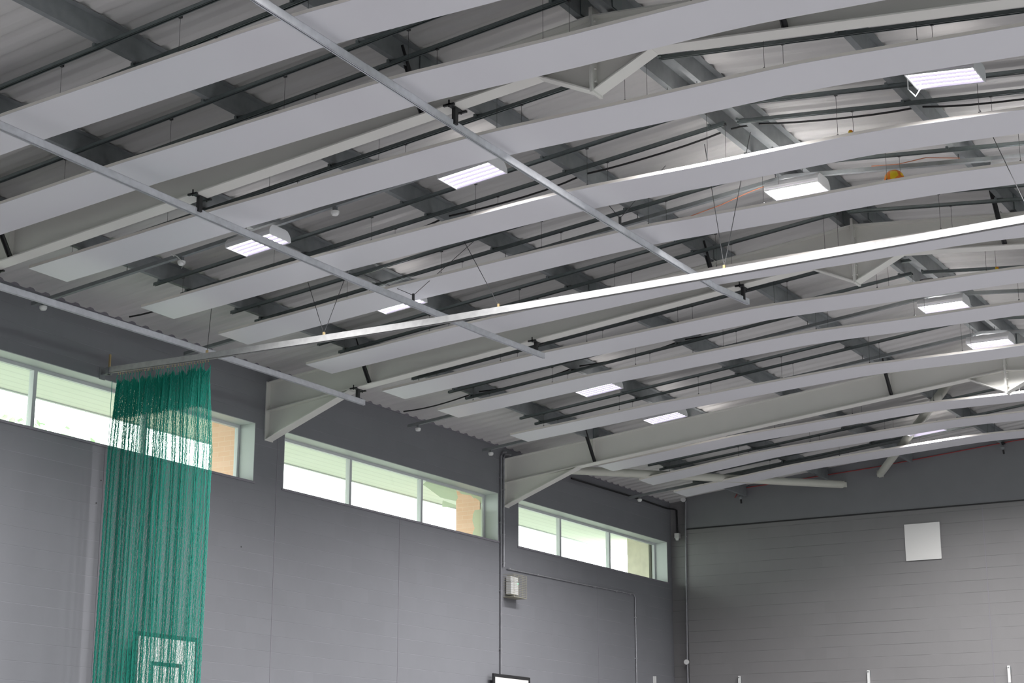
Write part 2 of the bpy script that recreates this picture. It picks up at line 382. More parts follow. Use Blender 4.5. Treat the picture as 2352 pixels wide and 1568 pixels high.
# ================================================================== PORTAL FRAMES
ZB, ZT = 7.127, 7.565
def frame(y, label, first=False):
    t = empty('portal_frame', (0, y, 0), label, 'roof beam', 'white portal frames')
    e = 1e-3
    for sgn in (0, 1):
        def X(x): return x if sgn == 0 else HW-x
        b = MB()
        b.prism_xz([(X(0.01),ZB+0.001),(X(RX-0.012),ZB+S*RX),(X(RX-0.012),ZT+S*RX-0.06),(X(0.01),ZT)], y-0.005, y+0.005)
        b.strip_xz([(X(0.01),ZB),(X(RX-0.012),ZB+S*RX)], 0.014, y-0.09, y+0.09)
        b.strip_xz([(X(0.01),ZT-0.012),(X(RX-0.012),ZT+S*RX-0.06)], 0.014, y-0.09, y+0.09)
        part(b, 'rafter', M_['beam'], t)
        h = MB()
        h.prism_xz([(X(0.012),6.73),(X(0.012),ZB),(X(1.46),ZB+S*1.46)], y-0.004, y+0.004)
        h.strip_xz([(X(0.012),6.712),(X(1.48),ZB+S*1.48-0.012)], 0.014, y-0.085, y+0.085)
        part(h, 'eaves_haunch', M_['beam'], t)
        p = MB().box(*sorted((X(0.0), X(0.014))), y-0.095, y+0.095, 6.70, ZT+0.01); part(p, 'end_plate', M_['beam'], t)
        a = MB(); zt = ZB+S*RX-0.33; zl = ZB+S*(RX-0.56)
        a.prism_xz([(X(RX-0.56),zl),(X(RX-0.015),ZB+S*RX),(X(RX-0.015),zt+0.01)], y-0.004, y+0.004)
        a.strip_xz([(X(RX-0.58),zl-0.004),(X(RX-0.015),zt)], 0.014, y-0.08, y+0.08)
        part(a, 'apex_haunch', M_['beam'], t)
        pl = MB().box(*sorted((X(RX-0.015), X(RX-0.001))), y-0.10, y+0.10, zt-0.02, ZT+S*RX+0.03); part(pl, 'apex_plate', M_['beam'], t)
    for zz in (7.80, 7.92, 8.02, 8.14, 8.26, 8.38):
        for dy in (-0.055, 0.055):
            bo = MB(); bo.lathe([(0.013, -0.034),(0.013, 0.034)], (RX, y+dy, zz), 6, 'x')
            part(bo, 'apex_bolt', M_['beam'], t)
    for x in (1.80, 7.14, HW-7.18, HW-1.80):
        f = MB(); f.bar((x, y-0.05, rz(x,ZB)+0.03), (x-0.02, y-0.40, rz(x,7.72)), 0.05, 0.012, (1,0,0)); f.bar((x+0.02, y-0.05, rz(x,ZB)+0.03), (x, y-0.40, rz(x,7.72)), 0.012, 0.05, (1,0,0))
        br = part(f, 'fly_brace', M_['black'], t); br['label'] = 'dark angle brace from beam to purlin'
        s_ = MB().box(x-0.005, x+0.005, y-0.075, y-0.003, rz(x,ZB)+0.012, rz(x,ZT)-0.01); part(s_, 'web_stiffener', M_['beam'], t)
    return t
frame(FR[0], 'white steel roof beam nearest the camera, running up from the left edge of the picture')
frame(FR[1], 'white steel roof beam landing on the wall between the netted window and the middle window')
frame(FR[2], 'white steel roof beam landing beside the twin wall conduits, farthest from camera')

# ================================================================== PURLINS
PX = [(1.75,'purlin nearest the left wall, first up from the windows'), (3.53,'purlin second up from the left wall'), (5.28,'purlin third up from the left wall'),
      (7.08,'purlin fourth up from the left wall, last before the ridge pair'), (8.81,'left purlin of the pair along the ridge'), (9.13,'right purlin of the pair along the ridge'),
      (10.88,'purlin first down the far side of the ridge'), (12.66,'purlin second down the far side of the ridge'), (14.42,'purlin third down the far side of the ridge'), (16.2,'purlin fourth down the far side of the ridge')]
for x, lab in PX:
    t = 0.004; zb = rz(x+0.03, 7.555); zt = rz(x+0.06, 7.760)
    mb = MB(); ya, yb = Y0, G
    mb.box(x, x+0.062, ya, yb, zb, zb+t); mb.box(x+0.058, x+0.062, ya, yb, zb+t, zt-t); mb.box(x+0.058, x+0.125, ya, yb, zt-t, zt)
    mb.box(x, x+0.004, ya, yb, zb+t, zb+0.016)
    o = mb.build('roof_purlin', M_['zinc']); tag(o, 'dark galvanised steel '+lab, 'purlin', 'roof purlins')
    for fy in FR:
        cl = MB(); cl.box(x+0.064, x+0.074, fy-0.09, fy+0.09, zb+0.01, zt-0.01)
        cl.build('sleeve_cleat', M_['zinc2'], o, origin=WORLD[o.name])
# curved ribs of sealant are left out; ridge bracing strap between ridge purlins
for yy in (15.0, 21.6, 28.2):
    tag(MB().box(8.878, 9.13, yy-0.02, yy+0.02, 8.56, 8.60).build('ridge_spacer', M_['zinc2']), {15.0:'short steel spacer between the ridge purlins in the near bay',21.6:'short steel spacer between the ridge purlins in the middle bay',28.2:'short steel spacer between the ridge purlins in the far bay'}[yy], 'spacer', 'ridge spacers')

# ================================================================== HANGING PANELS
PY = [10.30, 11.76, 13.29, 15.13, 16.58, 18.43, 20.26, 21.75, 23.92, 27.00, 28.64, 30.13]
PZ = 7.30
PLAB = ['nearest the camera, crossing the top left corner', 'in front of the nearest roof beam',
        'just behind the nearest roof beam', 'with the brightly lit near edge', 'whose left end is just above the net track',
        'in front of the middle roof beam', 'just behind the middle roof beam', 'second behind the middle roof beam',
        'last before the farthest roof beam', 'first behind the farthest roof beam', 'last but one before the end wall', 'closest to the end wall']
PSH = ['nearest the camera', 'in front of the nearest beam', 'just behind the nearest beam', 'with the bright edge', 'ending above the net track', 'in front of the middle beam',
       'just behind the middle beam', 'second behind the middle beam', 'before the farthest beam', 'just behind the farthest beam', 'last but one before the end wall', 'closest to the end wall']
PPTS = [(0,7.823),(0.9,7.828),(1.65,7.826),(2.4,7.79),(3.1,7.75),(4.15,7.688),(4.9,7.645),(6.1,7.55),(7.54,7.437),(9,7.32)]
def psag(x, z0=None, lift=0.0):
    """height of a panel: up the slope, then sagging nearly flat on longer wires under the ridge"""
    d = abs(x-RX)
    for i in range(len(PPTS)-1):
        (a, za), (b, zb) = PPTS[i], PPTS[i+1]
        if a <= d <= b:
            f = (d-a)/(b-a)
            ma = 0 if i == 0 else (zb-PPTS[i-1][1])/(b-PPTS[i-1][0])
            mb_ = (PPTS[i+2][1]-za)/(PPTS[i+2][0]-a) if i+2 < len(PPTS) else (zb-za)/(b-a)
            h = b-a
            return lift*min(1, max(0, (7.54-d)/2.5))+(2*f**3-3*f*f+1)*za+(f**3-2*f*f+f)*h*ma+(-2*f**3+3*f*f)*zb+(f**3-f*f)*h*mb_
    return PPTS[-1][1]
XS = [1.44+(HW-2.88)*k/44 for k in range(45)]
wire_me = {}
def panel(lift):
    psag = lambda x, z0=None: globals()['psag'](x, z0, lift)
    t = empty('radiant_panel', (RX, 0, PZ), 'x', 'ceiling panel')
    mb = MB(); mb.strip_xz([(x, psag(x, PZ)) for x in XS], 0.004, 0.0, 0.60)
    part(mb, 'sheet', M_['panel'], t, smooth=True)
    e = MB(); e.strip_xz([(x, psag(x, PZ)+0.004) for x in XS], 0.030, 0.0, 0.006); e.strip_xz([(x, psag(x, PZ)+0.004) for x in XS], 0.030, 0.594, 0.60)
    part(e, 'edge_flange', M_['lip'], t)
    i_ = MB(); i_.strip_xz([(x, psag(x, PZ)+0.006) for x in XS], 0.02, 0.02, 0.58); part(i_, 'insulation', M_['foil'], t)
    for yy in (0.05, 0.52):
        for q in range(11):
            x = 2.05+1.38*q; zt = rz(x, 7.55); zb = psag(x, PZ)+0.03
            w = MB(); w.tube([(x, yy, zb), (x+0.0, yy, zt)], 0.0022, 4); w.box(x-0.008, x+0.008, yy-0.006, yy+0.006, zb, zb+0.03); w.box(x-0.015, x+0.015, yy-0.012, yy+0.012, zt-0.035, zt-0.006)
            part(w, 'hanger_wire', M_['wire'], t)
    return t
protos = {}
for i, py in enumerate(PY):
    lf = {9: 0.04, 10: 0.085, 11: 0.085}.get(i, 0.0)
    if lf in protos: o = copy_tree(protos[lf])
    else: o = protos[lf] = panel(lf)
    place(o, (RX, py, PZ)); o['label'] = 'long white radiant ceiling panel '+PLAB[i]; o['group'] = 'white radiant ceiling panels'
# strut channels that carry them, two over each panel, on each slope
def strut(side):
    mb = MB(); xa, xb = (1.63, 8.96) if side == 0 else (9.10, HW-1.63)
    path = [(xa, rz(xa, 7.516)), (xb, rz(xb, 7.516))]
    mb.strip_xz(path, 0.004, 0.0, 0.010); mb.strip_xz(path, 0.004, 0.031, 0.041)
    mb.strip_xz(path, 0.036, 0.0, 0.003); mb.strip_xz(path, 0.036, 0.038, 0.041); mb.strip_xz([(p, q+0.034) for p, q in path], 0.003, 0.0, 0.041)
    for x, _ in PX:
        if xa-0.1 < x+0.03 < xb:
            mb.box(x-0.03, x-0.0, -0.025, 0.066, rz(x, 7.535), rz(x, 7.553)+0.012)
    return mb.build('strut_channel', M_['zinc2'], origin=(0,0,0))
sp = [strut(0), strut(1)]
sides = ['left slope', 'right slope']
for i, py in enumerate(PY):
    for j, off in enumerate((-0.02, 0.47)):
        for sd in (0, 1):
            if i == 0 and j == 0: o = sp[sd]
            else: o = sp[sd].copy(); C.objects.link(o)
            place(o, (0, py+off+0.01, 0))
            tag(o, '%s steel strut over panel %s, %s' % (('near', 'far')[j], PSH[i], sides[sd]), 'strut', 'strut channels over the panels')

# ================================================================== LUMINAIRES
def luminaire():
    t = empty('fluorescent_highbay_light', (0,0,0), 'x', 'light'); L, Wd, Hh = 0.61, 0.385, 0.13
    h = MB()  # open box, bevelled shoulders, underside open
    pr = [(-Wd/2, 0.0), (-Wd/2, 0.05), (-Wd/2+0.018, 0.085), (-Wd/2+0.055, Hh-0.008), (-Wd/2+0.09, Hh), (Wd/2-0.09, Hh), (Wd/2-0.055, Hh-0.008), (Wd/2-0.018, 0.085), (Wd/2, 0.05), (Wd/2, 0.0)]
    th = 0.004; n = len(pr); inner = [(y*(1-2*th/Wd), z-(th if 1 < i_ < 8 else 0)) for i_, (y, z) in enumerate(pr)]
    for i in range(n-1):
        (a, za), (b, zb), (c, zc), (d, zd) = pr[i], pr[i+1], inner[i+1], inner[i]
        vs = [(-L/2,a,za),(-L/2,b,zb),(-L/2,c,zc),(-L/2,d,zd),(L/2,a,za),(L/2,b,zb),(L/2,c,zc),(L/2,d,zd)]
        h.add(vs, [(0,1,2,3),(7,6,5,4),(0,4,5,1),(1,5,6,2),(2,6,7,3),(3,7,4,0)])
    part(h, 'housing', M_['housing'], t)
    for s_ in (-1, 1): part(MB().prism_yz([(y, z) for y, z in pr], *sorted((s_*L/2, s_*(L/2+0.012)))), 'end_cap', M_['housing'], t)
    rf = MB()
    for k in range(5):
        y = -Wd/2+0.012+(Wd-0.024)*k/4
        rf.prism_yz([(y-0.003, 0.003), (y+0.003, 0.003), (y+0.014, 0.024), (y-0.014, 0.024)], -L/2+0.005, L/2-0.005)
    part(rf, 'reflector_fins', M_['reflector'], t)
    for k in range(4):
        y = -Wd/2+0.012+(Wd-0.024)*(k+0.5)/4
        part(MB().box(-L/2+0.004, L/2-0.004, y-0.030, y+0.030, 0.020, 0.036), 'lamp', M_['tube'], t)
    for x in (-0.22, 0.22):
        w = MB(); w.box(x-0.012, x+0.012, -0.02, 0.02, Hh, Hh+0.05); part(w, 'bracket', M_['zinc2'], t)
    ld = bpy.data.lights.new('luminaire_light', 'AREA'); ld.shape = 'RECTANGLE'; ld.size = L-0.04; ld.size_y = Wd-0.04; ld.energy = LAMP_W
    ld.color = (1.0, 0.985, 0.97); ld.spread = R(154)
    lo = bpy.data.objects.new('lamp_glow', ld); C.objects.link(lo); lo.parent = t; lo.location = (0,0,0.002)
    ud = bpy.data.lights.new('added_uplight', 'AREA'); ud.shape = 'RECTANGLE'; ud.size = L-0.1; ud.size_y = 0.2; ud.energy = UP_W; ud.color = (1.0, 0.955, 0.93)  # added lamp above the closed housing, brightens the liner
    uo = bpy.data.objects.new('added_liner_glow', ud); C.objects.link(uo); uo.parent = t; uo.location = (0,0,Hh+0.006); uo.rotation_euler = (math.pi, 0, 0)
    return t
lp = luminaire()
LROWS = [3.08, 5.9, 9.2, 14.50, 17.29, 22.70, 25.00, 26.64, 29.72]  # rows out of view and behind the farthest beam are added for light
LCOLS = [3.74, 6.57, 9.09, 11.60, 14.30]  # rightmost column is out of view, added to light the walls
LLAB = {(3.74,14.50):'lit fluorescent high-bay light in the left column, nearest the camera, partly behind a galvanised rail',
 (6.57,14.50):'lit fluorescent high-bay light nearest the camera left of the ridge, beside the upper galvanised rail',
 (11.60,14.50):'lit fluorescent high-bay light at the upper right with a white cable loop',
 (3.74,17.29):'lit fluorescent high-bay light mostly hidden by a panel where the rail meets the net track',
 (9.09,17.29):'lit fluorescent high-bay light under the ridge, left of the yellow ball',
 (11.60,17.29):'lit fluorescent high-bay light cut by the right edge, right of the yellow ball',
 (3.74,22.70):'lit fluorescent high-bay light in the left column, first behind the middle roof beam',
 (9.09,22.70):'lit fluorescent high-bay light under the ridge, first behind the middle roof beam',
 (3.74,25.00):'lit fluorescent high-bay light in the left column, just in front of the farthest roof beam',
 (9.09,25.00):'lit fluorescent high-bay light under the ridge, lower right by the farthest roof beam',
 (6.57,29.72):'lit fluorescent high-bay light nearest the end wall, partly behind the diagonal tube'}
cnt = 0; first = True
skip = {(6.57,26.64), (14.3,26.64), (3.74,9.2), (3.74,29.72), (6.57,25.00), (6.57,22.70), (6.57,17.29), (9.09, 29.72)}
for y in LROWS:
    for x in LCOLS:
        if (x, y) in skip: continue
        o = lp if first else copy_tree(lp); first = False
        place(o, (x, y, 8.185 if abs(x-RX) < 0.3 else rz(x, 7.285))); o.rotation_euler = (0, 0 if abs(x-RX) < 0.3 else (-math.atan(S) if x < RX else math.atan(S)), 0)
        if y == 29.72: o.location = (x, 29.85, rz(x, 7.335)); o.rotation_euler = (R(4), -math.atan(S)*(1 if x < RX else -1), 0)
        o['group'] = 'fluorescent high-bay lights'
        o['label'] = LLAB.get((x, y), 'fluorescent high-bay light %s, %s' % ({3.74:'in the left column',6.57:'left of the ridge',9.09:'under the ridge',11.60:'right of the ridge',14.30:'in the unseen right column'}[x],
             {3.08:'added unseen by the back wall',5.9:'added unseen over the camera',9.2:'added unseen in front of the first panel',14.5:'in the nearest lit row',17.29:'in the row of the net track',22.7:'in the first row behind the middle beam',25.0:'in the row before the farthest beam',26.64:'added unseen behind the farthest beam',29.72:'in the row by the end wall'}[y]))
        for xx in ():
            pass
# trunking the lights hang from, one run per row
rows = {14.50:'through the nearest row of lights', 17.29:'through the row of lights over the net track', 22.70:'through the first row of lights behind the middle beam', 25.00:'through the row of lights before the farthest beam', 30.55:'through the row of lights by the end wall'}
for y, lab in rows.items():
    mb = MB(); z = 7.445
    mb.strip_xz([(0.26, rz(0.26, z)), (RX, rz(RX, z)), (HW-0.26, rz(HW-0.26, z))], 0.045, y-0.025, y+0.025)
    o = mb.build('cable_trunking', M_['zinc']); tag(o, 'dark square cable trunking running '+lab, 'trunking', 'cable trunking runs')
    h = MB()
    for x, _ in PX: h.tube([(x+0.03, y, rz(x, z)+0.045), (x+0.03, y, rz(x, 7.556))], 0.004, 5)
    h.build('drop_rod', M_['wire'], o, origin=WORLD[o.name])

# ================================================================== DETECTORS
def detector(x, y, z, lab, drop=0.05):
    t = empty('ceiling_detector', (x, y, z), lab, 'detector', 'white dome detectors')
    part(MB().lathe([(0.040,0.0),(0.046,0.012),(0.046,0.035),(0.036,0.040)], (x,y,z), 18), 'dome', M_['white'], t, smooth=True)
    part(MB().lathe([(0.030,-0.012),(0.040,0.0)], (x,y,z), 18), 'lens', M_['white'], t, smooth=True)
    part(MB().box(x-0.02, x+0.02, y-0.02, y+0.02, z+0.040, z+0.040+drop), 'mounting_stub', M_['zinc'], t)
    return t
TR = {14.5:1, 17.29:1}
for x, y, lab in ((0.45,14.5,'white dome detector by the wall under the near left galvanised rail'), (2.62,14.5,'white dome detector with a cable loop beside the nearest left light'),
                  (4.80,14.5,'white dome detector below the dark trunking between two rails'), (0.55,17.29,'white dome detector beside the wall behind the net track'),
                  (0.45,22.70,'white dome detector at the trunking end over the middle window'), (0.42,25.0,'white dome detector by the top of the twin conduits'),
                  (0.50,30.55,'white dome detector at the trunking end over the corner window')):
    detector(x, y, rz(x, 7.445)-0.085, lab, 0.045)
tag(MB().tube([(2.55,14.5,7.70),(2.50,14.45,7.76),(2.62,14.42,7.70),(2.72,14.44,7.60),(2.66,14.46,7.56)], 0.006, 6).build('cable_loop', M_['white'], smooth=True), 'thin white flex looping over the detector beside the left light', 'cable')
tag(MB().tube([(11.24,14.56,8.05),(11.22,14.62,7.96),(11.28,14.64,7.885),(11.34,14.60,7.93),(11.37,14.56,8.0)], 0.006, 6).build('cable_loop', M_['white'], smooth=True), 'white flex dangling under the upper right light', 'cable')

# ================================================================== GALVANISED RAILS ALONG THE HALL
def rail(name, pts, lab, brk):
    t = empty(name, pts[0], lab, 'rail', 'galvanised rails under the beams')
    mb = MB()
    w, h, th = 0.034, 0.078, 0.004
    for dx0, dx1, dz0, dz1 in ((-w/2,w/2,h-th,h), (-w/2,-w/2+th,0,h), (w/2-th,w/2,0,h), (-w/2,-0.006,0,th), (0.006,w/2,0,th)):
        vs = []
        for x, y, z in pts: vs += [(x+dx0,y,z+dz0),(x+dx1,y,z+dz0),(x+dx1,y,z+dz1),(x+dx0,y,z+dz1)]
        n = len(pts); fs = [(0,1,2,3),(4*n-1,4*n-2,4*n-3,4*n-4)]
        for i in range(n-1):
            for k in range(4): fs.append((4*i+k, 4*i+(k+1)%4, 4*i+4+(k+1)%4, 4*i+4+k))
        mb.add(vs, fs)
    part(mb, 'channel', M_['galv'], t)
    for x, y, zr, ztop in brk:
        b = MB(); b.box(x-0.02, x+0.02, y-0.025, y+0.025, zr, ztop+0.02); b.box(x-0.06, x+0.06, y-0.12, y-0.095, ztop-0.02, ztop+0.0); b.box(x-0.06, x+0.06, y+0.095, y+0.12, ztop-0.02, ztop); b.box(x-0.025, x+0.025, y-0.12, y+0.12, ztop-0.012, ztop+0.0)
        for s1 in (-1, 1): b.tube([(x, y+s1*0.107, ztop-0.03), (x, y+s1*0.107, ztop+0.04)], 0.008, 6)
        bo = part(b, 'beam_clamp', M_['black'], t); bo['label'] = 'black clamp gripping the beam flange'
    return t
zr = lambda x: rz(x, ZB)
rail('track_rail', [(7.60,7.5,7.69),(7.54,9.73,7.69),(7.475,12.39,7.685),(7.43,15.36,7.685),(7.42,18.8,7.68),(7.50,19.60,7.685)],
     'long galvanised rail across the top middle, nearest the ridge', [(7.49,FR[0],7.72,zr(7.49)),(7.49,FR[1],7.72,zr(7.49))])
rail('track_rail', [(4.45,7.5,7.37),(4.43,10.03,7.37),(4.40,12.36,7.37),(4.39,15.34,7.37),(4.45,18.2,7.375),(4.52,19.62,7.38)],
     'long galvanised rail entering at the left edge below the top corner', [(4.42,FR[0],7.41,zr(4.42)),(4.49,FR[1],7.41,zr(4.49))])
rail('track_rail', [(1.40,9.0,7.06),(1.48,12.87,7.07),(1.54,15.64,7.08),(1.58,18.2,7.08),(1.585,19.62,7.08)],
     'galvanised rail running close to the left wall above the windows', [(1.50,FR[0],7.11,zr(1.50)),(1.58,FR[1],7.11,zr(1.58))])

# cross track with the net
TY = 16.02
tp = [(0.14,6.968),(1.8,6.938),(3.3,6.923),(5.1,6.908),(6.9,6.913),(8.62,6.923),(10.3,6.938),(11.9,6.958),(HW-0.2,6.983)]
t = empty('net_track', (0.14, TY, 6.93), 'long straight galvanised curtain track crossing the hall, carrying the green net', 'track')
mb = MB()
mb.strip_xz([(x, z+0.078) for x, z in tp], 0.004, TY-0.022, TY+0.022)
for a, b in ((-0.022,-0.018),(0.018,0.022)): mb.strip_xz(tp, 0.078, TY+a, TY+b)
for a, b in ((-0.022,-0.007),(0.007,0.022)): mb.strip_xz(tp, 0.005, TY+a, TY+b)
part(mb, 'channel', M_['track'], t)
part(MB().box(0.0, 0.15, TY-0.03, TY+0.03, 6.955, 6.975).box(0.0, 0.012, TY-0.05, TY+0.05, 6.90, 7.06).box(0.10, 0.14, TY-0.045, TY+0.045, 6.955, 7.04), 'wall_bracket', M_['zinc'], t)
part(MB().box(0.115, 0.135, TY-0.012, TY+0.012, 7.04, 7.22), 'hanger_strap', M_['brass'], t)['label'] = 'short brassy strap at the wall end'
def zt_at(x):
    for (a, za), (b, zb) in zip(tp, tp[1:]):
        if a <= x <= b: return za+(zb-za)*(x-a)/(b-a)
def vwire(x, tops, zb, y, parent):
    w = MB()
    for tx, tz in tops: w.tube([(x, y, zb+0.10), (tx, y, tz)], 0.004, 5)
    part(w, 'hanger_wire', M_['wire'], parent)
    part(MB().box(x-0.012, x+0.012, y-0.012, y+0.012, zb+0.062, zb+0.12), 'hanger_shackle', M_['brass'], parent)
vwire(1.75, [(1.80, 7.74)], zt_at(1.75), TY, t)
vwire(3.55, [(3.22, 7.88), (3.97, 7.96)], zt_at(3.55), TY, t)
vwire(5.98, [(5.38, 8.09)], zt_at(5.98), TY, t)
vwire(8.73, [(8.55, 8.43), (9.08, 8.46)], zt_at(8.73), TY, t)
vwire(11.9, [(11.5, 8.2), (12.3, 8.15)], zt_at(11.9), TY, t)

# ---- the net
net = empty('sports_net', (1.0, TY, 3.0), 'gathered green sports netting hanging from the left end of the track', 'net')
rn = random.Random(11)
def fold_path(n, x0, x1, amp, seed):
    """cords gathered in bunches: (x, y offset) of each cord along the track"""
    cl = [(0.02,.02,.8),(0.06,.022,1.6),(0.13,.03,.7),(0.20,.03,.9),(0.30,.03,.8),(0.37,.022,2.3),(0.47,.03,.9),(0.55,.035,1.3),(0.63,.03,1.0),(0.71,.03,1.0),(0.78,.015,.3),(0.88,.018,1.8),(0.93,.015,.5),(0.985,.02,.6)]
    K = 600; w = [0.9+sum(a_*math.exp(-((k/K-c)/s_)**2) for c, s_, a_ in cl)+0.1*abs(math.sin(k*0.31+seed)) for k in range(K+1)]
    tot = sum(w); acc = 0; j = 0; out = []; cum = []
    for v in w: acc += v/tot; cum.append(acc)
    for i in range(n):
        t_ = i/(n-1)
        while j < K and cum[j] < t_: j += 1
        v = j/K + (i*0.618 % 1)/K
        out.append((x0+(x1-x0)*min(1, v), amp*(0.45*math.sin(i*0.031+seed)+0.25*math.sin(i*0.0837+1.3*seed)+0.2*math.sin(i*0.217+2)+0.12*math.sin(i*1.7))))
    return out
def netting(n, x0t, x1t, x0b, x1b, ztop, zbot, cell, rad, amp, seed):
    r = random.Random(seed)
    pt = fold_path(n+1, x0t, x1t, amp, seed); pb = fold_path(n+1, x0b, x1b, amp*1.0, seed)
    droop = [0.07*abs(math.sin(i*0.045+seed))**2+0.05*r.random() for i in range(n+1)]
    rows_ = int((ztop-zbot)/cell); V = []; F = []
    for i in range(n):
        base = len(V)
        zo = r.uniform(-0.3, 0.3)*cell
        for j in range(rows_+1):
            ii = i if (i+j) % 2 == 0 else i+1
            f = j/rows_; g = min(1, f*4)
            x = pt[ii][0]*(1-g)+pb[ii][0]*g; yy = TY+pt[ii][1]*(0.35+0.65*g)
            x += 0.003*math.sin(j*0.9+ii*0.7)+0.004*(1 if (i+j) % 2 else -1)*min(1, j); x -= 0.04*f
            z = ztop-droop[ii]*(1-f)**6-j*cell+zo*0+0.018*math.sin(ii*1.3)*(1 if j else 0)
            for a in range(3):
                an = 2*math.pi*a/3+0.5
                V.append((x+rad*math.cos(an), yy+rad*math.sin(an), z))
        for j in range(rows_):
            for a in range(3):
                F.append((base+3*j+a, base+3*j+(a+1)%3, base+3*j+3+(a+1)%3, base+3*j+3+a))
    return V, F
V, F = netting(720, 0.26, 1.80, 0.20, 1.90, 6.86, 2.55, 0.036, 0.0016, 0.05, 5)
part(MB().add(V, F), 'netting', M_['net'], net, fix=False)
V, F = netting(760, 0.27, 1.80, 0.27, 1.78, 6.875, 6.36, 0.030, 0.0026, 0.05, 9)
part(MB().add(V, F), 'folded_net_top', M_['net'], net, fix=False)
# border cords and loops up to the runners
cd = MB()
for x in (0.235, 1.86, 1.69): cd.tube([(x, TY-0.05, 6.84), (x-0.01, TY-0.04, 5.0), (x-0.03, TY-0.03, 2.6)], 0.004, 5)
for k in range(13):
    x = 0.42+k*0.105+rn.uniform(-.03,.03); cd.tube([(x, TY+rn.uniform(-.12,.12), 6.8), (x-0.02, TY+rn.uniform(-.1,.1), 5.2), (x-0.03, TY, 2.6)], 0.004, 5)
part(cd, 'border_cord', M_['net'], net)
lo = MB()
for k in range(34):
    x = 0.28+1.5*k/33+rn.uniform(-0.012, 0.012); zt_ = zt_at(x); d = 0.05+0.03*rn.random()
    lo.tube([(x, TY, zt_-0.025), (x+rn.uniform(-.02,.02), TY+rn.uniform(-.03,.03), zt_-0.025-d), (x+rn.uniform(-.03,.03), TY+rn.uniform(-.06,.06), 6.74)], 0.0045, 5)
    part(MB().tube([(x, TY, zt_+0.01), (x, TY, zt_-0.032)], 0.0035, 5).tube([(x-0.008, TY, zt_-0.03), (x+0.008, TY, zt_-0.03)], 0.005, 5), 'track_runner', M_['brass'], net)
for xa in (1.48, 1.56):
    lo.tube([(xa, TY, 6.89), (xa+0.01, TY, 6.72), (xa+0.05, TY, 6.64), (xa+0.09, TY, 6.72), (xa+0.10, TY, 6.89)], 0.005, 5)
part(lo, 'hanging_loops', M_['net'], net)

# V-hangers on the long rails
def rail_hanger(x, y, z, tops, lab):
    w = MB()
    for tx, ty, tz in tops: w.tube([(x, y, z+0.10), (tx, ty, tz)], 0.004, 5)
    w.box(x-0.012, x+0.012, y-0.012, y+0.012, z, z+0.12)
    tag(w.build('wire_hanger', M_['wire']), lab, 'wire', 'wire hangers of the rails')
rail_hanger(4.40, 16.65, 7.43, [(3.62,16.65,7.93),(5.30,16.65,8.10)], 'V-shaped wire hanger holding the left rail near the net track')
rail_hanger(7.43, 16.2, 7.74, [(7.1,16.2,8.28),(8.0,16.2,8.35)], 'V-shaped wire hanger holding the upper rail beside the bright-edged panel')

# ================================================================== CABLES
def cable(pts, r, m, lab, name='cable', n=6, cat='cable'):
    return tag(MB().tube(pts, r, n).build(name, m, smooth=True), lab, cat)
def sagging(y, x0, x1, z0, sag):
    pts = []; xs = [x0]+[p[0]+0.03 for p in PX if x0 < p[0]+0.03 < x1]+[x1]
    for a, b in zip(xs, xs[1:]):
        for k in range(7):
            f = k/7; x = a+(b-a)*f; pts.append((x, y+0.02*math.sin(x*3), rz(x, z0)-sag*4*f*(1-f)*min(1, (b-a)/1.7)))
    pts.append((x1, y, rz(x1, z0))); return pts
cable(sagging(15.98, 0.44, 16.4, 7.63, 0.05), 0.011, M_['cable'], 'black cable sagging between purlins over the nearest lights, with bends past the ridge')
cable(sagging(22.38, 0.37, 16.4, 7.63, 0.05), 0.011, M_['cable'], 'black cable between purlins behind the middle roof beam')
cable(sagging(27.95, 0.6, 16.4, 7.63, 0.05), 0.011, M_['cable'], 'black cable between purlins behind the farthest roof beam')
cable([(7.45,17.22,8.10),(7.8,17.22,8.10),(8.2,17.22,8.17),(8.55,17.22,8.26),(8.85,17.25,8.33)], 0.005, M_['copper'], 'thin orange wire drooping left of the ridge light', 'loose_wire')
cable([(10.0,17.16,8.27),(10.3,17.16,8.235),(10.6,17.16,8.25),(10.95,17.2,8.19)], 0.005, M_['copper'], 'thin orange wire drooping right of the yellow ball', 'loose_wire')
cable([(1.55,G-0.02,7.72),(1.67,G-0.02,7.90),(4.48,G-0.02,8.06),(7.1,G-0.02,8.29),(RX,G-0.02,8.42),(12.0,G-0.02,8.2)], 0.010, M_['red'], 'red cable clipped along the top of the end wall', 'alarm_cable')
cable([(0.03,28.6,7.60),(0.03,31.38,7.63),(0.03,32.80,7.62),(0.10,32.93,7.62),(0.165,G+0.09,7.60),(0.175,G+0.09,7.10)], 0.018, M_['cable'], 'black pipe along the wall top above the corner window, dropping in the corner', 'wall_pipe', cat='pipe')
tag(MB().box(0.13,0.23,G+0.03,G+0.12,7.00,7.10).lathe([(0.045,0),(0.03,-0.05)], (0.18,G+0.06,7.0), 10).build('corner_sensor', M_['white']), 'small pale sensor at the foot of the corner drop pipe', 'sensor')

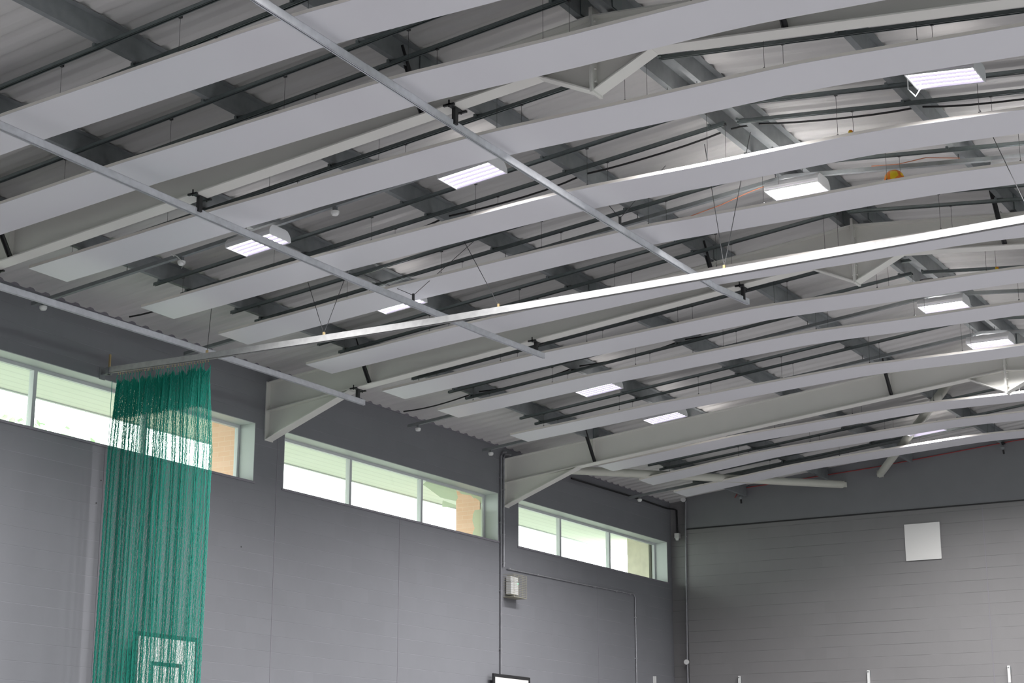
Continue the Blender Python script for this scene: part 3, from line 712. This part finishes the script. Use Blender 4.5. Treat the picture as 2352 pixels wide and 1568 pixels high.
# twin conduits by frame C, and the conduit boxes
def conduit(pts, r, m, lab, clips, axis):
    t = empty('wall_conduit', pts[0], lab, 'conduit')
    part(MB().tube(pts, r, 10), 'pipe', m, t, smooth=True)
    for p in clips: part(MB().box(p[0]-0.022, p[0]+0.022, p[1]-0.025, p[1]+0.025, p[2]-0.012, p[2]+0.012), 'clip', m, t)
M_['conduit'] = mat('grey_painted_conduit', (0.24, 0.24, 0.26), 0.4, noise=0.3, nscale=8)
M_['conduit2'] = mat('worn_galvanised_conduit', (0.42, 0.42, 0.45), 0.4, metal=0.5, noise=0.4, nscale=16)
conduit([(0.03,26.00,0.02),(0.03,26.00,7.60),(0.03,26.06,7.66),(0.05,26.14,7.68)], 0.017, M_['conduit'], 'left of the twin grey conduits beside the farthest roof beam', [(0.02,26.0,z) for z in (1,2,3,4.2,5.2,6.4,7.2)], 'z')
conduit([(0.03,26.09,5.63),(0.03,26.09,7.58),(0.03,26.14,7.64),(0.05,26.3,7.66)], 0.015, M_['conduit2'], 'right of the twin conduits, ending above the caged speaker', [(0.02,26.09,z) for z in (5.7,6.2,7.0)], 'z')
conduit([(0.025,26.22,5.61),(0.025,28.7,5.63),(0.025,31.16,5.66),(0.025,31.22,5.60),(0.025,31.22,0.02)], 0.011, M_['conduit2'], 'thin conduit running under the corner window then straight down', [(0.015,y,5.62+0.01*(y-26)/2.5) for y in (26.3,27.3,28.6,29.5,30.4,31.0)]+[(0.015,31.22,z) for z in (5.2,4.4,3.5)], 'y')
conduit([(0.44,G-0.03,7.74),(0.42,G-0.03,7.2),(0.38,G-0.03,4.45),(0.38,G-0.03,0.02)], 0.018, M_['conduit'], 'vertical conduit on the end wall beside the corner', [(0.42,G-0.02,7.0),(0.40,G-0.02,6.0),(0.39,G-0.02,5.2)], 'z')
tag(MB().lathe([(0.05,0.0),(0.055,0.03),(0.045,0.05)], (0.38,G-0.09,4.42), 14, 'y').build('junction_box', M_['white'], smooth=True), 'small round white junction box low on the corner conduit', 'junction box')
tag(MB().lathe([(0.05,0.0),(0.055,0.03),(0.045,0.05)], (0.40,G-0.09,7.78), 14, 'y').build('junction_box', M_['white'], smooth=True), 'small round white junction box at the top of the corner conduit', 'junction box')

# ================================================================== DIAGONAL TUBES IN THE END BAY
def tube_brace(a, b, lab):
    t = empty('bracing_tube', a, lab, 'brace', 'diagonal bracing tubes')
    part(MB().tube([a, b], 0.075, 20), 'tube', M_['chs'], t, smooth=True)
    d = (Vector(b)-Vector(a)).normalized()
    part(MB().bar(Vector(b)-d*0.005, Vector(b)+d*0.01, 0.13, 0.13).bar(Vector(b)+d*0.01, Vector(b)+d*0.12, 0.012, 0.10), 'end_plate', M_['chs'], t)
    part(MB().bar(Vector(a)-d*0.10, Vector(a), 0.012, 0.10), 'fixing_plate', M_['chs'], t)
tube_brace((0.25,26.35,7.42), (3.92,32.72,7.76), 'pale diagonal bracing tube running from the farthest beam at the eaves to the end wall')
tube_brace((8.2,26.45,8.25), (4.72,32.72,7.90), 'pale diagonal bracing tube coming down from the ridge to the end wall')

# ================================================================== END WALL THINGS
t = empty('wall_panel', (5.45, G, 6.16), 'square white board fixed high on the grey end wall', 'board')
part(MB().box(5.10, 5.80, G-0.035, G-0.015, 6.165, 6.875), 'board_face', M_['board'], t)
part(MB().box(5.14, 5.76, G-0.015, G, 6.20, 6.84), 'batten_frame', M_['black'], t)
for x, z0_, z1_, lab in ((1.52,3.75,4.10,'shortest visible white wall bracket, left of three on the end wall'), (4.22,3.55,4.11,'white wall bracket in the middle of the end wall'), (6.93,3.78,4.09,'white wall bracket at the right of the end wall')):
    t = empty('wall_bracket', (x, G, z0_), lab, 'bracket', 'white brackets low on the end wall')
    part(MB().box(x-0.022, x+0.022, G-0.05, G-0.01, z0_, z1_), 'upright', M_['white'], t)
    part(MB().box(x-0.03, x+0.03, G-0.012, G, z1_-0.12, z1_-0.02).lathe([(0.010,0),(0.010,-0.02)], (x,G-0.05,z1_-0.03), 8, 'y'), 'fixing', M_['zinc2'], t)
tag(MB().box(0.0,0.05,32.0,32.05,3.72,4.10).build('wall_bracket', M_['white']), 'white wall bracket at the corner end of the window wall', 'bracket')
def pir(x, lab, z):
    t = empty('pir_arm', (x, G, z), lab, 'fitting', 'dark fittings on the end wall top')  # PIR camera fitting, carries no lamp
    part(MB().box(x-0.02,x+0.02,G-0.16,G,z+0.16,z+0.19).bar((x,G-0.14,z+0.17),(x+0.02,G-0.16,z-0.05),0.03,0.03,(1,0,0)), 'arm', M_['black'], t)
    part(MB().lathe([(0.03,0),(0.045,0.05),(0.02,0.09)], (x,G-0.15,z+0.03), 10), 'head', M_['zinc'], t)
pir(1.73, 'small dark fitting on the end wall just below the last panel', 7.62)
pir(7.15, 'small fitting high on the end wall at the right edge', 8.10)

# ================================================================== LEFT WALL THINGS
def backboard(y0, y1, ztop, lab, xoff=0.30):
    t = empty('basketball_backboard', (xoff, (y0+y1)/2, ztop-0.95), lab, 'backboard', 'framed backboards')
    h = 0.95; zb = ztop-h; b = 0.055; xf = xoff
    part(MB().box(xf-0.02, xf, y0, y1, zb, ztop), 'board_face', M_['board'], t)
    fr = MB()
    for a in ((y0,y1,ztop-b,ztop),(y0,y1,zb,zb+b),(y0,y0+b,zb+b,ztop-b),(y1-b,y1,zb+b,ztop-b)): fr.box(xf, xf+0.003, *a)
    fr.box(xf-0.024, xf-0.02, y0, y1, zb, ztop)
    for a in ((y0-0.004,y0,zb,ztop),(y1,y1+0.004,zb,ztop)): fr.box(xf-0.024, xf+0.003, *a)
    part(fr, 'black_border', M_['black'], t)
    yc = (y0+y1)/2; iw = 0.295; zi = ztop-0.36; q = MB(); bb = 0.05
    for a in ((yc-iw,yc+iw,zi-bb,zi),(yc-iw,yc+iw,zi-0.45,zi-0.45+bb),(yc-iw,yc-iw+bb,zi-0.45+bb,zi-bb),(yc+iw-bb,yc+iw,zi-0.45+bb,zi-bb)): q.box(xf, xf+0.003, *a)
    part(q, 'target_square', M_['black'], t)
    for yy in (yc-0.3, yc+0.3):
        for zz in (ztop-0.2, zb+0.15): part(MB().box(0.001, xf-0.024, yy-0.02, yy+0.02, zz-0.02, zz+0.02), 'wall_arm', M_['black'], t)
    rg = MB(); n_ = 24; rr_ = 0.225; c = (xf+0.15+rr_, yc, zb+0.15)
    rg.tube([(c[0]+rr_*math.cos(2*math.pi*k/n_), c[1]+rr_*math.sin(2*math.pi*k/n_), c[2]) for k in range(n_+1)], 0.009, 6); rg.bar((xf, yc, c[2]-0.0), (xf+0.16, yc, c[2]), 0.12, 0.02)
    part(rg, 'hoop', mat('orange_hoop_paint', (0.7,0.16,0.03), 0.4), t)
backboard(16.68, 17.87, 3.735, 'white backboard with black border, seen through the green net', 0.22)
backboard(25.60, 26.84, 3.76, 'white backboard with black border, top edge showing at bottom middle', 0.12)

t = empty('caged_speaker', (0, 26.32, 5.12), 'white wall unit inside a wire guard cage beside the twin conduits', 'speaker')
part(MB().box(0.03, 0.13, 26.17, 26.43, 5.16, 5.38), 'box_body', M_['white'], t)
part(MB().box(0.03, 0.12, 26.17, 26.43, 5.39, 5.47), 'upper_body', M_['white'], t)
part(MB().lathe([(0.008,0.13),(0.008,0.136)], (0,26.41,5.36), 8, 'x'), 'indicator_light', M_['led'], t)
cg = MB(); y0, y1, z0, z1, xd = 26.12, 26.56, 5.11, 5.50, 0.22
for k in range(14):
    z = z0+(z1-z0)*k/13; cg.tube([(0.0,y0,z),(xd,y0,z),(xd,y1,z),(0.0,y1,z)], 0.0025, 4)
for k in range(4):
    y = y0+(y1-y0)*k/3; cg.tube([(0.0,y,z0),(xd,y,z0),(xd,y,z1),(0.0,y,z1)], 0.0035, 4)
part(cg, 'wire_cage', mat('cream_cage_wire', (0.42,0.40,0.30), 0.5), t)
part(MB().box(0.0, 0.22, y0, y1, z0-0.01, z0-0.004), 'cage_base', mat('cage_plate', (0.30,0.29,0.23), 0.5), t)
# fixing marks in the wall
for y, z, lab in ((16.12,5.60,'upper dark screw hole left of the net'),(16.06,5.30,'lower dark screw hole left of the net'),(18.95,5.10,'dark screw hole in the wall right of the net')):
    tag(MB().lathe([(0.010,0.0),(0.010,0.003)], (0,y,z), 8, 'x').build('screw_hole', M_['black']), lab, 'screw hole')

# ================================================================== THE STUCK BALL AND SHUTTLES
bl = bpy.data.meshes.new('stuck_ball'); bm = bmesh.new(); bmesh.ops.create_uvsphere(bm, u_segments=32, v_segments=20, radius=0.105); bm.to_mesh(bl); bm.free()
for p in bl.polygons: p.use_smooth = True
bl.materials.append(M_['ball']); bo = bpy.data.objects.new('stuck_ball', bl); C.objects.link(bo)
bo.location = (10.33, 16.58+0.30, psag(10.33, PZ)+0.030+0.105); tag(bo, 'yellow and orange ball lodged on a white ceiling panel', 'ball')
for x, y, lab in ((10.46,PY[3]+0.05,'tiny orange shuttlecock cork on the bright-edged panel'),(10.46,PY[6]+0.05,'tiny yellow shuttlecock cork on a panel at the right edge')):
    z = psag(x, PZ)+0.034
    tag(MB().lathe([(0.005,0.0),(0.018,0.006),(0.024,0.022),(0.018,0.040),(0.006,0.046)], (x,y,z), 12).build('shuttlecock', M_['ball'], smooth=True), lab, 'shuttlecock', 'lost shuttlecocks')
